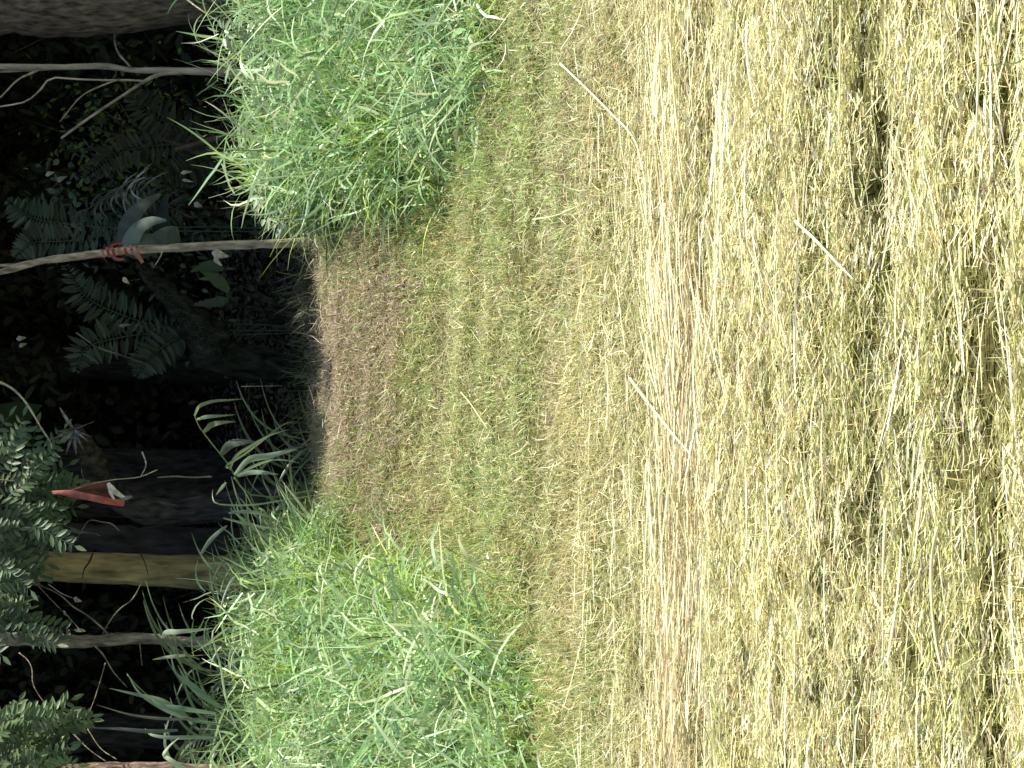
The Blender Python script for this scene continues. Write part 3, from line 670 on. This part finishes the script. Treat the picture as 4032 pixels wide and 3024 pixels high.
stalk([(2592, -20), (2590, 120), (2600, 300), (2620, 520), (2650, 780)], 'g', .0042, PALE * A(1, .95, .85), 'very long straw lying along the mowing row at the foot of the bank')
stalk([(2640, 20), (2645, 250), (2665, 480), (2690, 700)], 'g', .0034, PALE * A(1, .93, .8), 'thin long straw lying close beside the very long straw')
stalk([(3130, 870), (3200, 935), (3290, 1030), (3360, 1100)], 'g', .0040, PALE, 'slanting straw lying on the pale straw field near the furrow')
stalk([(3310, 20), (3308, 200), (3305, 420), (3300, 560)], 'g', .0026, PALE, 'thin straight straw along the row in the pale straw field')
stalk([(3850, 10), (3852, 300), (3842, 540), (3830, 720)], 'g', .0032, PALE, 'long straw nearest to the viewer lying along the row')
stalk([(3490, 2000), (3480, 2160), (3475, 2400), (3478, 2600)], 'g', .0028, PALE, 'long thin straw below the green furrow patches')
stalk([(3128, 2480), (3130, 2600), (3125, 2730)], 'g', .0026, PALE, 'short thin straw lying alone on the pale straw')
stalk([(3690, 2080), (3668, 2220), (3670, 2400), (3690, 2560), (3710, 2640)], 'g', .0040, PALE, 'thick curved straw lying in the near straw field')
stalk([(1860, 1185), (1890, 1215), (1650, 1230)], (9.3, 9.6), .0018, A(.7, .6, .45), 'thin curled dead grass stem on the edge of the brown thatch') if False else None

# ------------------------------------------------------------------ things in the shade
y_ = 11.45
# big leaves behind the tape tree; light on one put into its paler colour
p = W(500, 965, 11.5); root = thing('broad_leaf_plant', (p[0], 11.55, float(height(p[0], 11.55))), 'big grey green leaves, one coloured paler as if lit, behind the taped tree', 'plant')
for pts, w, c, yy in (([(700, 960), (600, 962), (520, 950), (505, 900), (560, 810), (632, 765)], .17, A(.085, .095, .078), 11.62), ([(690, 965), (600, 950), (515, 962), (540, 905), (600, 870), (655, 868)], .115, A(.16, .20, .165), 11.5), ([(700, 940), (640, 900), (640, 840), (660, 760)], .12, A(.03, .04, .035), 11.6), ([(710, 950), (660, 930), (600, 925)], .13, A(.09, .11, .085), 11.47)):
    mb = MB(); strip(mb, [W(a, b, yy - .015 * q) for q, (a, b) in enumerate(pts)], w, c, VIEW + A(.2, 0, .3), 22, .1, .12, .35, .2); mb.build('leaf', M_SHADE, root)
# leaning mossy stump
q0, q1 = W(850, 1370, 11.9), W(560, 1060, 11.75)
root = thing('stump', (q0[0], 11.9, float(height(q0[0], 11.9))), 'leaning mossy grey green stump below the taped tree', 'stump')
mb = MB(); tube(mb, [A(q0[0] - .1, 11.95, float(height(q0[0], 11.9)) - .1), q0, (q0 + q1) / 2 + A(0, 0, -.02), q1], [.11, .10, .07, .025], A(.026, .028, .020), 22, 26, .45, 7); tr = mb.build('trunk', M_BARK, root)
mb = MB(); n = 4200; t = rng.random(n)[:, None]; th = rng.random(n) * 2 * PI; r_ = (.095 * (1 - t[:, 0]) + .025) * rng.uniform(.9, 1.15, n)
P = q0 * (1 - t) + q1 * t + np.stack([np.cos(th) * r_ * .75, np.sin(th) * r_, np.cos(th) * r_ * .6], 1)
blades(mb, P, th, rng.uniform(.4, 1.6, n), rng.uniform(.015, .06, n), rng.uniform(.002, .005, n), rng.normal(.9, .7, n), cvar(A(.075, .08, .055), n, .4), 3); mb.build('moss', M_SHADE, root)
# grey stump with splintered starry top
c0, c1 = W(420, 1920, 11.7), W(290, 1690, 11.5)
root = thing('stump', (c0[0], 11.8, float(height(c0[0], 11.8))), 'grey broken stump with a splintered star shaped top above the red strip', 'stump')
mb = MB(); tube(mb, [A(c0[0] - .02, 11.85, float(height(c0[0], 11.8)) - .1), c0, (c0 + c1) / 2, c1], [.08, .07, .065, .045], A(.05, .045, .043), 20, 24, .16, 12); mb.build('trunk', M_BARK, root)
mb = MB()
for a, b, w in ((235, 1605, .020), (205, 1730, .024), (250, 1745, .022), (345, 1735, .016), (330, 1775, .014), (370, 1660, .006), (215, 1700, .014), (360, 1720, .008), (300, 1790, .02), (260, 1790, .02)):
    q = W(a, b, 11.38); strip(mb, [c1 + A(0, -.05, 0), c1 * .5 + q * .5 + A(0, -.06, 0), q], w, A(.20, .19, .19) * rng.uniform(.4, 1.3), VIEW, 8, .2, .4)
mb.build('splinter', M_BARK, root)
# red strip and white end hanging by the grey stump
p = W(225, 1950, 11.15); root = thing('barrier_tape', p, 'torn red strip with a white end hanging below the grey splintered stump', 'tape')
mb = MB(); strip(mb, [W(205, 1938, 11.15), W(270, 1942, 11.12), (W(340, 1955, 11.1)), W(420, 1972, 11.1), W(488, 1982, 11.12)], .036, A(.50, .13, .10), VIEW, 22, .9, .4, .7, .3)
strip(mb, [W(215, 1938, 11.17), W(300, 1934, 11.19), W(380, 1915, 11.2), W(425, 1920, 11.2), W(432, 1945, 11.2)], .05, A(.16, .045, .030), VIEW, 16, .9, .2, .4)
strip(mb, [W(250, 1945, 11.16), W(330, 1950, 11.17), W(430, 1962, 11.18)], .045, A(.10, .03, .02), VIEW, 12, .9, .4, .4)
strip(mb, [W(240, 1944, 11.13), W(300, 1938, 11.11), W(320, 1946, 11.1)], .010, A(.6, .05, .04), VIEW, 10, .4, .4)
strip(mb, [W(380, 1952, 11.1), W(410, 1960, 11.09), W(470, 1990, 11.1)], .010, A(.6, .05, .04), VIEW, 10, .4, .4)
mb.build('red_strip', M_TAPE, root)
mb = MB(); strip(mb, [W(425, 1902, 11.13), W(440, 1925, 11.12), W(465, 1945, 11.11), W(490, 1958, 11.12)], .034, A(.80, .72, .62), VIEW, 14, .3, .5, .6, .2)
strip(mb, [W(432, 1910, 11.12), W(436, 1940, 11.11), W(450, 1966, 11.1)], .020, A(.8, .7, .6), VIEW, 10, .4, .5, .4)
strip(mb, [W(470, 1958, 11.12), W(495, 1960, 11.12), W(520, 1955, 11.13)], .022, A(.25, .27, .25), VIEW, 10, .5, .6, .4); mb.build('white_end', M_TAPE, root)
# red tape tied round the slender tree
cpts = [W(a, b, 11.15) for a, b in ((560, 983), (500, 986), (440, 992), (390, 999))]
root = thing('barrier_tape', cpts[1], 'red tape wound round the slender tree in front of the big grey green leaves', 'tape')
mb = MB(); path = spline(cpts, 200); th = np.linspace(0, 15 * PI, 200); rr = .0225 + .002 * np.sin(th * 1.7)
hel = path + np.stack([np.cos(th) * rr, np.sin(th) * rr, np.zeros(200)], 1)
outw = np.stack([np.cos(th), np.sin(th), np.zeros(200)], 1)
T = unit(np.gradient(hel, axis=0)); sd = unit(np.cross(T, outw)); hw = .007
V = np.stack([hel - sd * hw, hel + outw * .003, hel + sd * hw], 1).reshape(-1, 3)
f = [[3 * i + j, 3 * i + j + 1, 3 * i + 4 + j, 3 * i + 3 + j] for i in range(199) for j in (0, 1)]
cc = np.repeat(np.where((vnoise(np.arange(200) * .3, np.zeros(200), 5) > .5)[:, None], A(.40, .045, .035), A(.46, .22, .17)), 3, 0)
mb.add(V, f, cc); mb.build('winding', M_TAPE, root)
mb = MB(); strip(mb, [W(520, 990, 11.1), W(545, 1010, 11.07), W(562, 1035, 11.06)], .024, A(.42, .13, .09), VIEW, 10, .7, .6, .3)
strip(mb, [W(420, 985, 11.11), W(450, 962, 11.1), W(490, 958, 11.1)], .012, A(.42, .03, .025), VIEW, 10, .5, .6, .3); strip(mb, [W(430, 1000, 11.1), W(465, 1022, 11.08), W(490, 1020, 11.08)], .018, A(.30, .06, .04), VIEW, 10, .5, .6, .3)
mb.build('loose_end', M_TAPE, root)
# dead fern behind
root = thing('dead_fern', (W(620, 900, 11.9)[0], 11.9, float(height(.7, 11.9))), 'dead fern frond with pale narrow leaflets arching above the big grey green leaves', 'fern')
mb = MB(); mid = spline([W(760, 860, 11.9), W(640, 800, 11.8), W(520, 745, 11.7), W(400, 790, 11.65), (W(250, 900, 11.6))], 40)
tube(mb, mid[::4], [.006, .002], A(.12, .10, .06), 5, 30); mb.build('stalk', M_DRY, root)
mb = MB()
for i in range(5, 40):
    for sg in (-1, 1):
        if rng.random() < .22: continue
        dv = A(.55 * sg, -.25, .15 - .5 * (sg > 0)) + A(0, 0, -.2) + rng.normal(0, .13, 3)
        L = .16 * math.sin(PI * (i + 4) / 46) * rng.uniform(.5, 1.15); e = mid[i] + unit(dv[None])[0] * L
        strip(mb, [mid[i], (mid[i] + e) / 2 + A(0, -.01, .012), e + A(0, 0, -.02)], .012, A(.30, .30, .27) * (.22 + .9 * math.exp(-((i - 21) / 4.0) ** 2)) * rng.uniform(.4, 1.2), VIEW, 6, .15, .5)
mb.build('leaflets', M_DRY, root)
def fern(arcs, y, col, label, L0=.13):
    base = W(*arcs[0][0], y); root = thing('fern', (base[0], y, float(height(base[0], y))), label, 'fern')
    for arc in arcs:
        mid = spline([A(base[0], y, float(height(base[0], y)))] + [W(a, b, y - .06 * q) for q, (a, b) in enumerate(arc)], 44)
        T = unit(np.gradient(mid, axis=0)); mb = MB(); tube(mb, mid[::4], [.005, .0015], np.asarray(col) * .8, 5, 24)
        R = unit(np.cross(T, VIEW[None])); P = []; D = []; Ls = []
        for i in range(8, 44):
            for sg in (-1, 1):
                P.append(mid[i]); D.append(R[i] * sg + T[i] * .5 + rng.normal(0, .1, 3) + A(0, 0, -.25)); Ls.append(L0 * math.sin(PI * (i - 4) / 42) * rng.uniform(.8, 1.1))
        m = len(P); Ls = np.array(Ls); leaflets(mb, np.array(P), np.array(D), VIEW[None] + rng.normal(0, .2, (m, 3)), Ls, Ls * .2 + .003, cvar(np.asarray(col) * .5, m, .35), .1)
        mb.build('frond', M_SHADE, root)
fern([[(700, 1300), (480, 1240), (330, 1160), (260, 1050)], [(700, 1310), (470, 1330), (330, 1380), (300, 1460)], [(720, 1320), (600, 1400), (540, 1480)]], 12.0, A(.10, .125, .085), 'dim fern with spreading fronds behind the leaning mossy stump')
fern([[(900, 560), (700, 500), (560, 420), (520, 350)], [(900, 570), (650, 570), (450, 610), (330, 700)], [(900, 590), (760, 660), (640, 700)]], 12.3, A(.095, .10, .065), 'dim brownish fern fronds in the dark below the forked pale tree')
fern([[(500, 900), (250, 880), (110, 850), (30, 790)], [(500, 910), (260, 950), (120, 960), (60, 1010)]], 12.4, A(.13, .17, .12), 'dim grey green fern high behind the dead fern and taped tree')
# a second, dimmer fern beside the thatch and a green broad-leaved plant
root = thing('broad_leaf_plant', (W(860, 1080, 11.5)[0], 11.5, float(height(.4, 11.5))), 'yellow green broad leaved plant at the foot of the taped tree', 'plant')
mb = MB()
for pts, w, c in (([(900, 1150), (840, 1090), (780, 1055)], .07, A(.05, .075, .012)), ([(900, 1140), (860, 1100), (785, 1098)], .05, A(.085, .11, .02)), ([(880, 1060), (820, 1045), (750, 1070)], .06, A(.04, .06, .01)), ([(900, 1180), (850, 1190), (760, 1200)], .06, A(.035, .045, .012))):
    strip(mb, [W(a, b, 11.45 + .03 * i) for i, (a, b) in enumerate(pts)], w, c, VIEW, 10, .15, .3)
mb.build('leaves', M_LEAF, root)
root = thing('withered_grass', (W(1150, 1120, 11.3)[0], 11.3, float(height(.3, 11.3))), 'grey withered grass bunch leaning at the top of the brown thatch', 'grass')
mb = MB(); n = 520; pp = W(1290, 1090, 11.25); x = pp[0] + rng.normal(0, .16, n); y = 11.25 + rng.normal(0, .05, n)
blades(mb, onground(x, y), rng.normal(PI / 2 * 1.9, .7, n), np.abs(rng.normal(.5, .3, n)), rng.uniform(.08, .26, n), rng.uniform(.002, .005, n), rng.normal(.9, .4, n), cvar(A(.15, .145, .115), n, .25), 5, taper=.9); mb.build('blades', M_GRASS, root)

# dry leaves caught here and there
def dryleaf(px, py, y, d, L, w, col, label):
    p = W(px, py, y); mb = MB(); dv = W(px + d[0], py + d[1], y) - p
    s = unit(dv[None])[0]; strip(mb, [p, p + s * L * .5 + A(0, -.012, .006), p + s * L], w, col, VIEW + rng.normal(0, .3, 3), 8, .12, .25, .5, .2)
    tag(mb.build('dry_leaf', M_DRY, None, True, p), label, 'leaf')
PL = A(.44, .40, .32)
dryleaf(835, 995, 11.05, (60, 14), .085, .05, PL * 1.05, 'large pale curled leaf against the taped tree above the broad leaved plant')
dryleaf(845, 1010, 11.06, (28, 36), .06, .030, PL, 'narrow pale leaf tucked under the large curled leaf')
dryleaf(712, 682, 11.6, (46, -6), .06, .022, PL, 'small whitish leaf in the dark off the end of the dead fern')
dryleaf(718, 708, 11.6, (50, 10), .06, .018, PL * .8, 'thin whitish leaf just beside the small whitish leaf')
dryleaf(765, 800, 11.5, (36, 16), .045, .035, PL * .75, 'square grey leaf low in the dark near the bank')
dryleaf(485, 1092, 11.2, (26, 26), .045, .028, PL, 'small pale leaf above the leaning mossy stump')
dryleaf(180, 690, 12.0, (34, -12), .05, .034, PL, 'bright pale leaf on the dim blue green bush')
dryleaf(225, 715, 12.0, (40, -22), .06, .034, PL * .6, 'greyish leaf under the bright pale leaf of the dim bush')
dryleaf(65, 1335, 11.7, (40, -6), .05, .030, PL * .8, 'grey white leaf high in the dark between the stumps')
dryleaf(75, 1365, 11.7, (36, -14), .045, .024, PL * .65, 'duller leaf hanging below the grey white leaf')
dryleaf(290, 2355, 11.25, (34, 14), .045, .034, PL * .85, 'crumpled whitish leaf hung on the bare twigs by the grey trunk')
dryleaf(250, 2405, 11.25, (26, 26), .045, .020, PL * .8, 'slim yellowish leaf hung on the lower bare twig')
dryleaf(470, 1285, 11.6, (60, -10), .06, .022, PL * .45, 'dull grey leaf lying on the leaning mossy stump')

# twigs
TW = A(.05, .035, .018)
def twig(pts, y, r, col, label):
    ys = np.linspace(y, y - .15, len(pts)); P = [W(a, b, t) for (a, b), t in zip(pts, ys)]
    mb = MB(); tube(mb, P, [r, r * .5], col, 6, 24, .12, int(abs(pts[0][0]) + abs(pts[0][1])) % 60, .15)
    return tag(mb.build('twig', M_SMOOTH, None, True, P[0]), label, 'twig')
twig([(-40, 1490), (40, 1525), (90, 1570), (130, 1630), (165, 1690), (200, 1745), (205, 1765)], 11.2, .0068, A(.42, .40, .26), 'pale bowed stem arching down into the compound leaves')
twig([(620, 1850), (560, 1875), (440, 1890), (360, 1905), (280, 1930), (210, 1945)], 11.2, .003, A(.34, .31, .22), 'thin arched twig above the red strip')
twig([(470, 2090), (440, 2063), (400, 2055), (350, 2050), (325, 2085), (290, 2140), (255, 2170)], 11.6, .0042, A(.22, .17, .14), 'crooked brown twig between the yellowish and dark trunks')
twig([(320, 2095), (370, 2100), (395, 2110)], 11.6, .0038, A(.22, .19, .15), 'short stub twig crossing the crooked brown twig')
twig([(190, 2300), (240, 2335), (285, 2355)], 11.3, .0032, A(.36, .31, .27), 'short straight bare twig beneath the yellowish trunk')
twig([(140, 2295), (210, 2370), (260, 2420), (320, 2485)], 11.3, .0028, A(.28, .24, .19), 'thin bare twig running down to the grey trunk')
twig([(75, 2570), (110, 2600), (125, 2630), (130, 2690), (170, 2760), (220, 2815)], 11.2, .0036, A(.26, .2, .16), 'bent bare twig in the dark above the border leaves')
twig([(415, 2610), (395, 2680), (370, 2760), (345, 2820)], 11.1, .0036, A(.22, .19, .14), 'straight dim twig leaning between the border leaves and the reeds')
twig([(365, 2180), (350, 2215), (332, 2240), (325, 2275)], 11.72, .006, TW, 'short dark twig lying across the yellowish brown trunk')
twig([(550, 2175), (570, 2215), (585, 2270)], 11.7, .004, TW, 'thin dark twig crossing the yellowish brown trunk lower down')
twig([(290, 2890), (350, 2950), (420, 3000)], 10.9, .004, A(.2, .17, .13), 'short twig crossing the dark gap at the border')
twig([(345, 2870), (400, 2950), (460, 2990)], 10.95, .0034, A(.2, .18, .1), 'slim greenish twig beside the short border twig')
twig([(835, 1876), (760, 1880), (690, 1876), (620, 1880)], 11.6, .006, A(.30, .28, .22), 'straight pale stick standing in the dark beside the arched reed')
twig([(560, 1780), (575, 1830), (555, 1875)], 11.4, .0052, A(.42, .40, .36), 'short mottled stick above the arched twig')
twig([(900, 585), (780, 600), (700, 570), (640, 545)], 12.2, .02, A(.07, .065, .05), 'dim leaning log in the dark below the pale tree')
twig([(950, 520), (850, 545), (760, 570), (690, 590)], 12.0, .02, A(.10, .075, .06), 'brownish leaning branch in the dark beside the shorter clump')
twig([(700, -40), (740, 0), (800, 45), (880, 98)], 11.3, .006, A(.48, .43, .32), 'pale dry blade crossing the thick brown trunk')
twig([(300, 1310), (380, 1365), (480, 1400), (590, 1440)], 11.6, .0055, A(.13, .12, .09), 'dim grey branch slanting left of the leaning mossy stump')
twig([(950, 1522), (1050, 1520), (1110, 1519)], 11.1, .0022, A(.32, .28, .2), 'hair thin dry stem standing by the brown thatch')

# ------------------------------------------------------------------ light
EL = math.radians(57); AZ = math.radians(82)          # azimuth from +Y towards +X
sv = Vector((math.sin(AZ) * math.cos(EL), math.cos(AZ) * math.cos(EL), math.sin(EL)))
ld = bpy.data.lights.new('sun', 'SUN'); ld.energy = 5.0; ld.angle = math.radians(.5); ld.color = (1, .95, .86)
lo = bpy.data.objects.new('sun', ld); COL.objects.link(lo); lo.rotation_euler = (-sv).to_track_quat('-Z', 'Y').to_euler()
w = bpy.data.worlds.new('World'); S.world = w; w.use_nodes = True
nt = w.node_tree; sk = nt.nodes.new('ShaderNodeTexSky'); sk.sky_type = 'NISHITA'; sk.sun_disc = False
sk.sun_elevation = EL; sk.sun_rotation = AZ
bg = nt.nodes['Background']; bg.inputs['Strength'].default_value = .085; nt.links.new(sk.outputs[0], bg.inputs[0])
S.view_settings.view_transform = 'Standard'; S.view_settings.look = 'None'; S.view_settings.exposure = 0.9; S.view_settings.gamma = 1
S.cycles.use_denoising = True
S.cycles.max_bounces = 6; S.cycles.transparent_max_bounces = 4
